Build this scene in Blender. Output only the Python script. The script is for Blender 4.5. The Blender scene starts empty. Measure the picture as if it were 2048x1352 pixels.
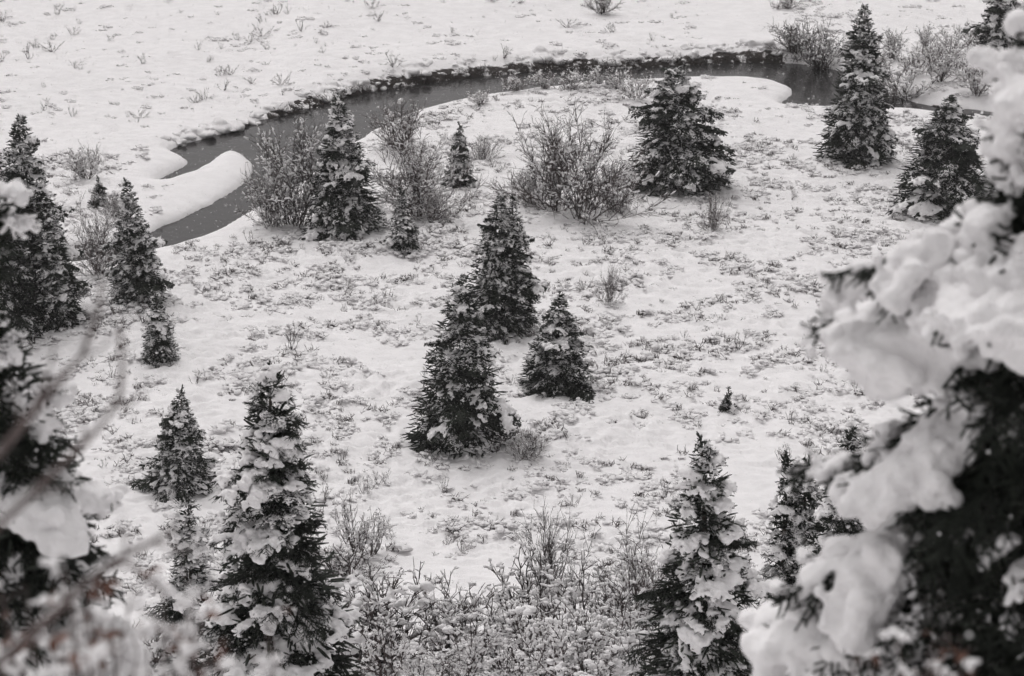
import bpy, math, random
import numpy as np
from mathutils import Vector, Euler, Matrix

# ------------------------------------------------------------------ camera
R = math.radians
scene = bpy.context.scene
CAMZ, PITCH, LENS = 35.0, R(17.0), 100.0
F = LENS / 36.0 * 2048.0
cam_data = bpy.data.cameras.new("camera")
cam_data.lens = LENS
cam_data.sensor_width = 36.0
cam_data.clip_start = 0.5
cam_data.clip_end = 6000.0
cam_data.dof.use_dof = True
cam_data.dof.focus_distance = 88.0
cam_data.dof.aperture_fstop = 2.8
cam = bpy.data.objects.new("camera", cam_data)
scene.collection.objects.link(cam)
cam.location = (0, 0, CAMZ)
cam.rotation_euler = (R(90) - PITCH, 0, 0)
scene.camera = cam

# ------------------------------------------------------------------ world and sun (overcast snowfall)
SUN_EL, SUN_ROT = R(62), R(-25)
world = bpy.data.worlds.new("World")
scene.world = world
world.use_nodes = True
wn = world.node_tree.nodes
wl = world.node_tree.links
wn.clear()
w_out = wn.new("ShaderNodeOutputWorld")
w_bg = wn.new("ShaderNodeBackground")
w_sky = wn.new("ShaderNodeTexSky")
w_sky.sky_type = 'NISHITA'
w_sky.sun_disc = False
w_sky.sun_elevation = SUN_EL
w_sky.sun_rotation = SUN_ROT
w_sky.dust_density = 3.0
w_hs = wn.new("ShaderNodeHueSaturation")      # a closed cloud deck carries no blue
w_hs.inputs['Saturation'].default_value = 0.0
w_tint = wn.new("ShaderNodeMix")
w_tint.data_type = 'RGBA'
w_tint.blend_type = 'MULTIPLY'
w_tint.inputs[0].default_value = 1.0
w_tint.inputs[7].default_value = (1.0, 0.968, 0.972, 1)
wl.new(w_sky.outputs[0], w_hs.inputs['Color'])
wl.new(w_hs.outputs[0], w_tint.inputs[6])
wl.new(w_tint.outputs[2], w_bg.inputs[0])
w_bg.inputs[1].default_value = 0.1
wl.new(w_bg.outputs[0], w_out.inputs[0])

sun_data = bpy.data.lights.new("sun", 'SUN')
sun_data.energy = 1.0
sun_data.angle = R(50)
sun_data.color = (1.0, 0.975, 0.96)
sun = bpy.data.objects.new("sun", sun_data)
scene.collection.objects.link(sun)
sd_dir = Vector((math.sin(-SUN_ROT) * math.cos(SUN_EL) * -1, math.cos(SUN_ROT) * math.cos(SUN_EL), math.sin(SUN_EL)))
sun.rotation_euler = sd_dir.to_track_quat('Z', 'Y').to_euler()
sun.location = (0, 0, 80)

scene.view_settings.view_transform = 'Standard'
scene.view_settings.look = 'None'
scene.view_settings.gamma = 1.0
scene.view_settings.exposure = 0.15
scene.cycles.max_bounces = 6
scene.cycles.diffuse_bounces = 4
scene.cycles.volume_bounces = 0
scene.cycles.adaptive_threshold = 0.05
scene.cycles.adaptive_min_samples = 24

# ------------------------------------------------------------------ helpers
rng = np.random.default_rng(7)
COL = scene.collection


def mesh_from(name, V, faces_list, mats, smooth=True):
    """faces_list: list of (int array (n,k), material index)"""
    me = bpy.data.meshes.new(name)
    V = np.asarray(V, dtype=np.float32)
    loops, starts, totals, mi = [], [], [], []
    off = 0
    for Fa, m in faces_list:
        Fa = np.asarray(Fa, dtype=np.int32)
        if len(Fa) == 0:
            continue
        n, k = Fa.shape
        loops.append(Fa.ravel())
        starts.append(off + np.arange(n, dtype=np.int32) * k)
        totals.append(np.full(n, k, dtype=np.int32))
        mi.append(np.full(n, m, dtype=np.int32))
        off += n * k
    loops = np.concatenate(loops)
    starts = np.concatenate(starts)
    mi = np.concatenate(mi)
    me.vertices.add(len(V))
    me.vertices.foreach_set("co", V.ravel())
    me.loops.add(len(loops))
    me.loops.foreach_set("vertex_index", loops)
    me.polygons.add(len(starts))
    me.polygons.foreach_set("loop_start", starts)
    try:
        me.polygons.foreach_set("loop_total", np.concatenate(totals))
    except Exception:
        pass
    for m in mats:
        me.materials.append(m)
    me.polygons.foreach_set("material_index", mi)
    me.update(calc_edges=True)
    me.polygons.foreach_set("use_smooth", np.full(len(starts), smooth, dtype=bool))
    me.validate()
    return me


class MB:
    """collects vertices and faces of several materials for ONE mesh"""
    def __init__(self):
        self.V, self.F, self.n = [], [], 0

    def add(self, V, Fa, m=0):
        V = np.asarray(V, dtype=np.float64).reshape(-1, 3)
        self.V.append(V)
        self.F.append((np.asarray(Fa) + self.n, m))
        self.n += len(V)

    def mesh(self, name, mats, smooth=True):
        return mesh_from(name, np.concatenate(self.V), self.F, mats, smooth)


def norm(a):
    return a / np.maximum(np.linalg.norm(a, axis=-1, keepdims=True), 1e-9)


def tubes(P0, P1, ts, rs, k):
    """N tapered tubes: rings at fractions ts, radii rs (N,len(ts)) -> V, F(quads)"""
    P0 = np.atleast_2d(P0); P1 = np.atleast_2d(P1)
    N = len(P0); m = len(ts)
    d = norm(P1 - P0)
    ref = np.where(np.abs(d[:, 2:3]) > 0.9, np.array([[1.0, 0, 0]]), np.array([[0, 0, 1.0]]))
    u = norm(np.cross(d, ref)); v = np.cross(d, u)
    a = np.arange(k) / k * 2 * math.pi
    ring = u[:, None, :] * np.cos(a)[None, :, None] + v[:, None, :] * np.sin(a)[None, :, None]
    ts = np.asarray(ts); rs = np.broadcast_to(rs, (N, m))
    cen = P0[:, None, :] + (P1 - P0)[:, None, :] * ts[None, :, None]
    V = cen[:, :, None, :] + ring[:, None, :, :] * rs[:, :, None, None]
    base = np.arange(N)[:, None, None] * (m * k)
    j = np.arange(m - 1)[None, :, None] * k
    i = np.arange(k)[None, None, :]; i2 = (i + 1) % k
    Fq = np.stack([base + j + i, base + j + i2, base + j + k + i2, base + j + k + i], -1).reshape(-1, 4)
    return V.reshape(-1, 3), Fq


def chain(pts, rad, k):
    """one continuous tapered tube along a polyline"""
    pts = np.asarray(pts, float); rad = np.asarray(rad, float)
    n = len(pts)
    t = norm(np.gradient(pts, axis=0))
    ref = np.array([0.13, 0.07, 1.0]) if abs(t[0, 2]) < 0.9 else np.array([1.0, 0.1, 0])
    u = norm(np.cross(t, ref)); v = np.cross(t, u)
    a = np.arange(k) / k * 2 * math.pi
    V = pts[:, None, :] + (u[:, None, :] * np.cos(a)[None, :, None] + v[:, None, :] * np.sin(a)[None, :, None]) * rad[:, None, None]
    j = np.arange(n - 1)[:, None] * k; i = np.arange(k)[None, :]; i2 = (i + 1) % k
    Fq = np.stack([j + i, j + i2, j + k + i2, j + k + i], -1).reshape(-1, 4)
    return V.reshape(-1, 3), Fq


def ico(sub):
    import bmesh
    bm = bmesh.new()
    bmesh.ops.create_icosphere(bm, subdivisions=sub, radius=1.0)
    V = np.array([v.co[:] for v in bm.verts]); Fa = np.array([[v.index for v in f.verts] for f in bm.faces])
    bm.free()
    return V, Fa


ICO1, ICO2, ICO3 = ico(1), ico(2), ico(3)
_perm = np.random.default_rng(99).permutation(256).astype(np.int64)
_perm = np.concatenate([_perm, _perm])
_ga = np.random.default_rng(98).random(256) * 2 * math.pi
_gx, _gy = np.cos(_ga), np.sin(_ga)


def perlin(x, y, seed=0):
    x = np.asarray(x, float) + seed * 17.31; y = np.asarray(y, float) - seed * 9.77
    xi = np.floor(x).astype(np.int64); yi = np.floor(y).astype(np.int64)
    xf = x - xi; yf = y - yi
    u = xf * xf * xf * (xf * (xf * 6 - 15) + 10); v = yf * yf * yf * (yf * (yf * 6 - 15) + 10)

    def g(ix, iy, dx, dy):
        h = _perm[_perm[ix & 255] + (iy & 255)]
        return _gx[h] * dx + _gy[h] * dy
    a = g(xi, yi, xf, yf); b = g(xi + 1, yi, xf - 1, yf)
    c = g(xi, yi + 1, xf, yf - 1); e = g(xi + 1, yi + 1, xf - 1, yf - 1)
    return ((a * (1 - u) + b * u) * (1 - v) + (c * (1 - u) + e * u) * v) * 1.5


def sstep(a, b, x):
    t = np.clip((x - a) / (b - a), 0, 1)
    return t * t * (3 - 2 * t)


def blobs(cen, sx, ico_, amp=0.25, seed=0):
    """uneven ellipsoids: cen (N,3), sx (N,3) radii"""
    V0, F0 = ico_
    N = len(cen)
    r = np.random.default_rng(seed)
    ph = r.random((N, 1, 3)) * 50
    q = V0[None] * 1.3 + ph
    n = np.sin(q[..., 0] * 2.1 + q[..., 1]) * np.sin(q[..., 1] * 1.7 + q[..., 2] * 1.3) + np.sin(q[..., 2] * 2.6 + q[..., 0] * 0.7) * 0.6
    V = V0[None] * (1 + amp * n[..., None])
    V = V * sx[:, None, :]
    az = r.random(N) * 6.283
    c, s = np.cos(az)[:, None], np.sin(az)[:, None]
    X = V[..., 0] * c - V[..., 1] * s; Y = V[..., 0] * s + V[..., 1] * c
    V = np.stack([X, Y, V[..., 2]], -1) + cen[:, None, :]
    Fa = F0[None] + (np.arange(N) * len(V0))[:, None, None]
    return V.reshape(-1, 3), Fa.reshape(-1, 3)


MELT = bpy.data.scenes.new("melting")      # scratch scene for the remesher, removed at the end


def melt(me, voxel, smooth_it=2):
    """merge overlapping lumps of snow into one organic skin"""
    o = bpy.data.objects.new("melt", me)
    MELT.collection.objects.link(o)
    md = o.modifiers.new("r", 'REMESH'); md.mode = 'VOXEL'; md.voxel_size = voxel; md.use_smooth_shade = True
    sm = o.modifiers.new("s", 'SMOOTH'); sm.iterations = smooth_it; sm.factor = 0.5
    vl = MELT.view_layers[0]
    vl.update()
    dg = vl.depsgraph
    out = bpy.data.meshes.new_from_object(o.evaluated_get(dg))
    name = me.name
    bpy.data.objects.remove(o); bpy.data.meshes.remove(me)
    out.name = name
    return out


# ------------------------------------------------------------------ materials
def new_mat(name):
    m = bpy.data.materials.new(name)
    m.use_nodes = True
    nt = m.node_tree
    b = nt.nodes["Principled BSDF"]
    return m, nt.nodes, nt.links, b


def noise_color(nodes, links, b, c0, c1, scale, detail=4.0, coord='Object', lo=0.35, hi=0.65, rand=0.0):
    tc = nodes.new("ShaderNodeTexCoord")
    nz = nodes.new("ShaderNodeTexNoise")
    nz.inputs['Scale'].default_value = scale
    nz.inputs['Detail'].default_value = detail
    links.new(tc.outputs[coord], nz.inputs['Vector'])
    cr = nodes.new("ShaderNodeValToRGB")
    cr.color_ramp.elements[0].position = lo; cr.color_ramp.elements[0].color = (*c0, 1)
    cr.color_ramp.elements[1].position = hi; cr.color_ramp.elements[1].color = (*c1, 1)
    links.new(nz.outputs['Fac'], cr.inputs[0])
    out = cr.outputs[0]
    if rand > 0:
        oi = nodes.new("ShaderNodeObjectInfo")
        mr = nodes.new("ShaderNodeMapRange")
        mr.inputs[3].default_value = 1 - rand; mr.inputs[4].default_value = 1 + rand
        links.new(oi.outputs['Random'], mr.inputs[0])
        mx = nodes.new("ShaderNodeVectorMath"); mx.operation = 'SCALE'
        links.new(out, mx.inputs[0]); links.new(mr.outputs[0], mx.inputs['Scale'])
        out = mx.outputs[0]
    links.new(out, b.inputs['Base Color'])
    return nz, cr, out


def bump(nodes, links, b, scale, dist, strength=0.6, coord='Object', detail=5.0):
    tc = nodes.new("ShaderNodeTexCoord")
    nz = nodes.new("ShaderNodeTexNoise")
    nz.inputs['Scale'].default_value = scale; nz.inputs['Detail'].default_value = detail
    links.new(tc.outputs[coord], nz.inputs['Vector'])
    bp = nodes.new("ShaderNodeBump")
    bp.inputs['Strength'].default_value = strength; bp.inputs['Distance'].default_value = dist
    links.new(nz.outputs['Fac'], bp.inputs['Height']); links.new(bp.outputs[0], b.inputs['Normal'])


SNOW_C0, SNOW_C1 = (0.80, 0.79, 0.795), (0.87, 0.86, 0.865)
M_snow, n_, l_, b_ = new_mat("snow_clump")
noise_color(n_, l_, b_, SNOW_C0, SNOW_C1, 6.0)
b_.inputs['Roughness'].default_value = 0.75; b_.inputs['Specular IOR Level'].default_value = 0.2
bump(n_, l_, b_, 16.0, 0.04, 0.8)

M_ground, n_, l_, b_ = new_mat("snow_ground")
nz, cr, col = noise_color(n_, l_, b_, SNOW_C0, SNOW_C1, 1.2)
b_.inputs['Roughness'].default_value = 0.8; b_.inputs['Specular IOR Level'].default_value = 0.2
at = n_.new("ShaderNodeAttribute"); at.attribute_name = "bank"
nz2 = n_.new("ShaderNodeTexNoise"); nz2.inputs['Scale'].default_value = 2.2; nz2.inputs['Detail'].default_value = 6
tc = n_.new("ShaderNodeTexCoord"); l_.new(tc.outputs['Object'], nz2.inputs['Vector'])
ad = n_.new("ShaderNodeMath"); ad.operation = 'ADD'
l_.new(at.outputs['Fac'], ad.inputs[0]); l_.new(nz2.outputs['Fac'], ad.inputs[1])
ss = n_.new("ShaderNodeMapRange"); ss.inputs[1].default_value = 0.98; ss.inputs[2].default_value = 1.08
l_.new(ad.outputs[0], ss.inputs[0])
mx = n_.new("ShaderNodeMix"); mx.data_type = 'RGBA'
l_.new(ss.outputs[0], mx.inputs[0]); l_.new(col, mx.inputs[6]); mx.inputs[7].default_value = (0.028, 0.023, 0.02, 1)
l_.new(mx.outputs[2], b_.inputs['Base Color'])
bump(n_, l_, b_, 5.0, 0.06, 0.6)

M_needle, n_, l_, b_ = new_mat("spruce_needles")
noise_color(n_, l_, b_, (0.012, 0.0155, 0.0115), (0.036, 0.042, 0.033), 5.0, rand=0.35)
b_.inputs['Roughness'].default_value = 0.7; b_.inputs['Specular IOR Level'].default_value = 0.25
bump(n_, l_, b_, 60.0, 0.02, 0.9)

M_bark, n_, l_, b_ = new_mat("spruce_bark")
noise_color(n_, l_, b_, (0.03, 0.024, 0.02), (0.09, 0.075, 0.065), 12.0)
b_.inputs['Roughness'].default_value = 0.9
bump(n_, l_, b_, 25.0, 0.02, 0.8)

M_twig, n_, l_, b_ = new_mat("willow_twigs")
noise_color(n_, l_, b_, (0.028, 0.021, 0.019), (0.085, 0.064, 0.06), 3.0, rand=0.25)
b_.inputs['Roughness'].default_value = 0.8

M_branch, n_, l_, b_ = new_mat("smooth_branch_bark")
noise_color(n_, l_, b_, (0.045, 0.033, 0.03), (0.11, 0.082, 0.078), 9.0)
b_.inputs['Roughness'].default_value = 0.7
bump(n_, l_, b_, 40.0, 0.004, 0.6)

M_leaf, n_, l_, b_ = new_mat("rust_leaf")
noise_color(n_, l_, b_, (0.07, 0.028, 0.018), (0.19, 0.08, 0.05), 20.0, rand=0.4)
b_.inputs['Roughness'].default_value = 0.6

M_water, n_, l_, b_ = new_mat("river_water")
b_.inputs['Base Color'].default_value = (0.028, 0.027, 0.027, 1)
b_.inputs['Roughness'].default_value = 0.12
b_.inputs['IOR'].default_value = 1.33
b_.inputs['Specular IOR Level'].default_value = 0.17
bump(n_, l_, b_, 1.6, 0.05, 0.5, detail=3)

M_flake, n_, l_, b_ = new_mat("snowflake")
b_.inputs['Base Color'].default_value = (0.86, 0.85, 0.855, 1)
b_.inputs['Roughness'].default_value = 0.8

# ------------------------------------------------------------------ mapping between picture rows and the place
CP, SP = math.cos(PITCH), math.sin(PITCH)
fwd = np.array([0, CP, -SP]); upv = np.array([0, SP, CP]); rgt = np.array([1.0, 0, 0])


def ray(u, v):
    return fwd + rgt * ((u - 1024) / F) + upv * (-(v - 676) / F)


def on_plane(u, v, z):
    d = ray(u, v)
    s = (z - CAMZ) / d[2]
    return d[0] * s, d[1] * s


WATER_Z = -0.32
RIVER_PX = [(318, 303), (345, 293), (430, 271), (500, 245), (560, 232), (640, 211), (700, 190), (800, 173), (900, 159), (1000, 149),
            (1100, 138), (1200, 137), (1300, 134), (1400, 128), (1530, 122), (1600, 127), (1680, 140), (1740, 160), (1775, 186),
            (1850, 211), (2100, 232), (2400, 250),
            (2400, 275), (2100, 252), (1850, 224), (1815, 223), (1760, 219), (1640, 217), (1600, 216), (1570, 213), (1536, 210), (1572, 202),
            (1589, 183), (1574, 168), (1500, 156), (1380, 154), (1300, 156), (1200, 162), (1100, 172), (1010, 183), (950, 194),
            (880, 208), (830, 221), (790, 238), (740, 266), (700, 292), (640, 334), (590, 372), (540, 402), (480, 432), (455, 454),
            (400, 474), (340, 493), (250, 517), (0, 540), (-500, 560), (-500, 512), (0, 500), (230, 486), (310, 464), (330, 452), (380, 429),
            (440, 398), (490, 368), (509, 351), (507, 328), (491, 308), (465, 298), (440, 301), (428, 320), (402, 340), (362, 357),
            (300, 372), (332, 349), (372, 334), (387, 322), (376, 312), (345, 306)]
RIVER = np.array([on_plane(u, v, -0.28) for u, v in RIVER_PX])
# wander the bank a little between the surveyed points
_pts = []
for i in range(len(RIVER)):
    a, b = RIVER[i], RIVER[(i + 1) % len(RIVER)]
    L = np.linalg.norm(b - a); n = max(1, int(L / 0.9))
    for j in range(n):
        _pts.append(a + (b - a) * j / n)
RIVER_FINE = np.array(_pts)
for _ in range(2):
    RIVER_FINE = 0.5 * RIVER_FINE + 0.25 * (np.roll(RIVER_FINE, 1, 0) + np.roll(RIVER_FINE, -1, 0))
_jx = perlin(RIVER_FINE[:, 0] * 0.8, RIVER_FINE[:, 1] * 0.8, 3); _jy = perlin(RIVER_FINE[:, 0] * 0.8, RIVER_FINE[:, 1] * 0.8, 4)
RIVER_FINE = RIVER_FINE + np.stack([_jx, _jy * 1.4], 1) * 0.22
FAR = np.array([on_plane(u, v, 0) for u, v in RIVER_PX[:22]])
FAR_X, FAR_Y = np.concatenate([[-200], FAR[:, 0], [200]]), np.concatenate([[FAR[0, 1] - 10], FAR[:, 1], [FAR[-1, 1] - 10]])


def river_sd_exact(x, y):
    """signed distance to the water's edge, positive on land"""
    x = np.asarray(x, float); y = np.asarray(y, float)
    out = np.full(x.shape, 30.0)
    sel = (y > 105) & (y < 205) & (np.abs(x) < 75)
    px, py = x[sel], y[sel]
    if px.size == 0:
        return out
    A = RIVER_FINE; B = np.roll(A, -1, 0)
    best = np.full(px.shape, 1e9); ins = np.zeros(px.shape, bool)
    for (ax, ay), (bx, by) in zip(A, B):
        dx, dy = bx - ax, by - ay
        t = np.clip(((px - ax) * dx + (py - ay) * dy) / (dx * dx + dy * dy + 1e-9), 0, 1)
        best = np.minimum(best, (px - ax - t * dx) ** 2 + (py - ay - t * dy) ** 2)
        if ay != by:
            ins ^= ((ay > py) != (by > py)) & (px < dx * (py - ay) / (by - ay) + ax)
    out[sel] = np.minimum(np.sqrt(best), 30) * np.where(ins, -1, 1)
    return out


_SX, _SY, _SC = -76.0, 104.0, 0.3
_gxs = _SX + np.arange(508) * _SC; _gys = _SY + np.arange(341) * _SC
_GX, _GY = np.meshgrid(_gxs, _gys, indexing='ij')
_SDG = river_sd_exact(_GX.ravel(), _GY.ravel()).reshape(_GX.shape)


def river_sd(x, y):
    x = np.asarray(x, float); y = np.asarray(y, float)
    fx = np.clip((x - _SX) / _SC, 0, 506.99); fy = np.clip((y - _SY) / _SC, 0, 339.99)
    i = fx.astype(int); j = fy.astype(int); a = fx - i; b = fy - j
    v = _SDG[i, j] * (1 - a) * (1 - b) + _SDG[i + 1, j] * a * (1 - b) + _SDG[i, j + 1] * (1 - a) * b + _SDG[i + 1, j + 1] * a * b
    inside = (y > _SY + 1) & (y < 205) & (np.abs(x) < 75)
    return np.where(inside, v, 30.0)


SMOOTH = [(*on_plane(u, v, 0), rx, ry) for u, v, rx, ry in ((420, 370, 4.5, 7), (350, 405, 4, 6), (345, 322, 3, 5), (1460, 180, 7, 9), (1560, 250, 3, 5),
          (1210, 1030, 3.0, 1.6), (930, 1160, 3.2, 1.8), (820, 1130, 1.5, 2.5), (1180, 820, 2.5, 1.5), (1000, 250, 4, 6), (720, 720, 3, 2), (1500, 1000, 2, 4))]  # open drifts: x, y, rx, ry


def drift(x, y):
    s = np.zeros(np.shape(x))
    for cx, cy, rx, ry in SMOOTH:
        s = np.maximum(s, np.exp(-(((x - cx) / rx) ** 2 + ((y - cy) / ry) ** 2)))
    return s


def is_far(x, y):
    return y > np.interp(x, FAR_X, FAR_Y)


def hill(y):
    z = 34.0 - 0.435 * y
    k = 1.6
    z = np.where(z > 12, z, k * np.log1p(np.exp(np.clip(z / k, -40, 40))))
    return np.where(y < 4, np.minimum(z, 33.6 - 0.3 * y), z)


def terrain(x, y, sd=None, fine=True):
    x = np.asarray(x, float); y = np.asarray(y, float)
    if sd is None:
        sd = river_sd(x, y)
    far = is_far(x, y)
    D = np.hypot(x, y)
    z = hill(y) + 0.0
    z = z + 0.35 * perlin(x / 17, y / 17, 1) + 0.12 * perlin(x / 6, y / 6, 2)
    z = z + 30 * sstep(215, 800, D) * (y > 0)
    rough = np.where(far, 0.5, 1.0) * (1 - 0.68 * drift(x, y)) * sstep(0.3, 2.5, sd)
    rough = rough * (0.55 + 0.45 * sstep(-0.25, 0.35, perlin(x / 7.5, y / 7.5, 8)))
    if fine:
        h = 0.26 * (0.55 - np.abs(perlin(x / 1.2, y / 1.2, 5))) + 0.22 * (0.5 - np.abs(perlin(x / 0.62, y / 0.62, 6))) \
            + 0.13 * perlin(x / 0.4, y / 0.33, 7)
        z = z + h * rough
    z = z + np.where(far & (x > -16), 0.42 * sstep(0.0, 2.2, sd) * sstep(-16, -12, x), 0)
    # river channel: cut bank on the outside of the bend, low rounded bars inside
    w = np.where(far & (x > -14), 0.30, 0.45)
    lip = 1 - np.exp(-np.maximum(sd, 0) / w)
    zl = np.minimum(z, 30)
    z = np.where(sd < 12, WATER_Z + 0.02 + (zl - WATER_Z - 0.02) * lip, z)
    z = np.where(sd < 0, WATER_Z - 0.05 - 1.0 * (1 - np.exp(sd / 0.5)), z)
    return z


def T(x, y):
    return float(terrain(np.array([x]), np.array([y]), fine=False)[0])


def ground_px(u, v):
    z = 0.0
    for _ in range(8):
        x, y = on_plane(u, v, z)
        z = T(x, y)
    return x, y, z


def at_dist(u, y):
    x = 0.0
    for _ in range(4):
        z = T(x, y)
        x = (u - 1024) / F * (y * CP + (CAMZ - z) * SP)
    return x, y, T(x, y)


def z_of(v, y):
    return CAMZ - y * math.tan(PITCH + math.atan((v - 676) / F))


def point(u, v, y):
    d = ray(u, v)
    s = y / d[1]
    return np.array([d[0] * s, y, CAMZ + d[2] * s])


def to_px(x, y, z):
    dep = y * CP + (CAMZ - z) * SP
    return 1024 + x / dep * F, 676 - (y * SP - (CAMZ - z) * CP) / dep * F


# ------------------------------------------------------------------ object helpers
def empty(name, loc, label, cat, group=None, rz=0.0):
    o = bpy.data.objects.new(name, None)
    o.empty_display_size = 0.3
    COL.objects.link(o)
    o.location = loc; o.rotation_euler = (0, 0, rz)
    tag(o, label, cat, group)
    return o


def tag(o, label=None, cat=None, group=None, kind=None):
    if label: o["label"] = label
    if cat: o["category"] = cat
    if group: o["group"] = group
    if kind: o["kind"] = kind
    return o


def link(name, me, parent=None, loc=(0, 0, 0), rot=(0, 0, 0), sc=1.0):
    o = bpy.data.objects.new(name, me)
    COL.objects.link(o)
    o.location = loc; o.rotation_euler = rot
    o.scale = sc if hasattr(sc, '__len__') else (sc, sc, sc)
    if parent: o.parent = parent
    return o


# ------------------------------------------------------------------ ground sheet
def make_ground():
    az = np.concatenate([np.linspace(-80, -14, 26)[:-1], np.arange(-13.2, 13.2, 0.1), np.linspace(14, 80, 26)])
    az = np.radians(az)
    D = np.concatenate([np.linspace(0.5, 60, 50)[:-1], np.exp(np.arange(math.log(60), math.log(128), 0.0014)),
                        np.exp(np.arange(math.log(128), math.log(178), 0.0011)),
                        np.exp(np.arange(math.log(178), math.log(235), 0.0018)), np.geomspace(236, 1500, 40)])
    A, DD = np.meshgrid(az, D)
    X = DD * np.sin(A); Y = DD * np.cos(A)
    x = X.ravel(); y = Y.ravel()
    sd = river_sd(x, y)
    z = terrain(x, y, sd)
    V = np.stack([x, y, z], 1)
    nr, nc = X.shape
    i = np.arange(nr - 1)[:, None] * nc; j = np.arange(nc - 1)[None, :]
    Fq = np.stack([i + j, i + j + 1, i + j + nc + 1, i + j + nc], -1).reshape(-1, 4)[:, ::-1]
    me = mesh_from("snow_ground", V, [(Fq, 0)], [M_ground])
    bank = np.zeros(len(x))
    far = is_far(x, y)
    cut = far & (x > -14) & (x < 17)
    bank = np.where(cut, 0.64 * (1 - sstep(0.7, 1.5, sd)) * sstep(-0.3, 0.0, sd) , 0)
    bank = np.where(sd < -0.02, 0.62, bank)
    bank = np.where(~cut & (sd >= -0.02), 0.55 * (1 - sstep(0.0, 0.16, sd)), bank)
    a = me.attributes.new("bank", 'FLOAT', 'POINT')
    a.data.foreach_set("value", bank.astype(np.float32))
    o = link("snow_ground", me)
    tag(o, "snow covered valley meadow and hillside", None, None, "structure")


make_ground()


def make_water():
    P = RIVER_FINE
    c = P.mean(0)
    import bmesh
    bm = bmesh.new()
    # a sheet wider than the channel, lying under both banks
    nx, ny = 60, 60
    x0, x1, y0, y1 = -70, 70, 108, 196
    V = [(x0 + (x1 - x0) * i / nx, y0 + (y1 - y0) * j / ny, WATER_Z) for j in range(ny + 1) for i in range(nx + 1)]
    V = np.array(V)
    sdv = river_sd(V[:, 0], V[:, 1])
    Fq = []
    for j in range(ny):
        for i in range(nx):
            q = [j * (nx + 1) + i, j * (nx + 1) + i + 1, (j + 1) * (nx + 1) + i + 1, (j + 1) * (nx + 1) + i]
            if min(sdv[q]) < 3.0:
                Fq.append(q)
    me = mesh_from("river_water", V, [(np.array(Fq), 0)], [M_water])
    o = link("river_water", me)
    tag(o, "dark grey river winding between snowy banks", None, None, "structure")


make_water()


# ------------------------------------------------------------------ spruce boughs (prototypes share their meshes)
def bough_twigs(L, seed, droop=0.12):
    r = np.random.default_rng(seed)
    seg = []      # (p0, p1, radius)
    n = max(5, int(L / 0.06))
    s = np.linspace(0, 1, n + 1)
    bend = r.normal(0, 0.10) * L
    ax = np.stack([s * L, bend * s * s + 0.015 * np.sin(s * 9 + r.random() * 6), -droop * L * s * s + 0.10 * L * np.maximum(s - 0.6, 0)], 1)
    for i in range(n):
        seg.append((ax[i], ax[i + 1] + (ax[i + 1] - ax[i]) * 0.15, 0.017))
    side = 1
    for i in range(1, n + 1):
        if s[i] < 0.10:
            continue
        for side in (-1, 1):
            if r.random() < 0.12:
                continue
            sl = (0.50 * L * (1 - s[i]) ** 0.75 + 0.07) * r.uniform(0.65, 1.15)
            sl = min(sl, 0.62)
            ang = math.radians(r.uniform(38, 66)) * side
            t = norm(ax[i] - ax[i - 1])
            d = np.array([t[0] * math.cos(ang) - t[1] * math.sin(ang), t[0] * math.sin(ang) + t[1] * math.cos(ang), t[2] + r.normal(-0.10, 0.16)])
            d = norm(d)
            m = max(1, int(sl / 0.075))
            p = ax[i].copy()
            for k in range(m):
                dd = norm(d + np.array([0.16 * k / m, 0, -0.10 * k / m]) + r.normal(0, 0.06, 3))
                q = p + dd * sl / m
                seg.append((p, q + dd * 0.012, 0.018))
                if m > 1 and k < m:
                    for s2 in (-1, 1):
                        if r.random() < 0.15:
                            continue
                        a2 = math.radians(r.uniform(35, 65)) * s2
                        e = np.array([dd[0] * math.cos(a2) - dd[1] * math.sin(a2), dd[0] * math.sin(a2) + dd[1] * math.cos(a2), dd[2] + r.normal(-0.12, 0.45)])
                        e = norm(e)
                        l2 = r.uniform(0.07, 0.155) * (1.15 - 0.4 * k / m)
                        seg.append((q, q + e * l2, 0.0145))
                    if r.random() < 0.5:       # short shoots standing up or hanging
                        e = norm(dd * 0.6 + np.array([0, 0, r.choice([-1.0, -1.0, 0.6 if L < 0.9 else -0.6])]) + r.normal(0, 0.3, 3))
                        seg.append((q, q + e * r.uniform(0.06, 0.13), 0.0145))
                p = q
    P0 = np.array([a[0] for a in seg]); P1 = np.array([a[1] for a in seg]); rad = np.array([a[2] for a in seg])
    return P0, P1, rad


def bough_mesh(name, P0, P1, rad, seed):
    r = np.random.default_rng(seed + 500)
    f = r.uniform(0.75, 1.3, (len(P0), 1)) * rad[:, None]
    V, Fq = tubes(P0, P1, [0, 0.35, 0.8, 1.0], f * np.array([[0.75, 1.05, 0.95, 0.35]]), 4)
    V = V + r.normal(0, 0.0028, V.shape)
    return mesh_from(name, V, [(Fq, 0)], [M_needle], smooth=False)


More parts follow.
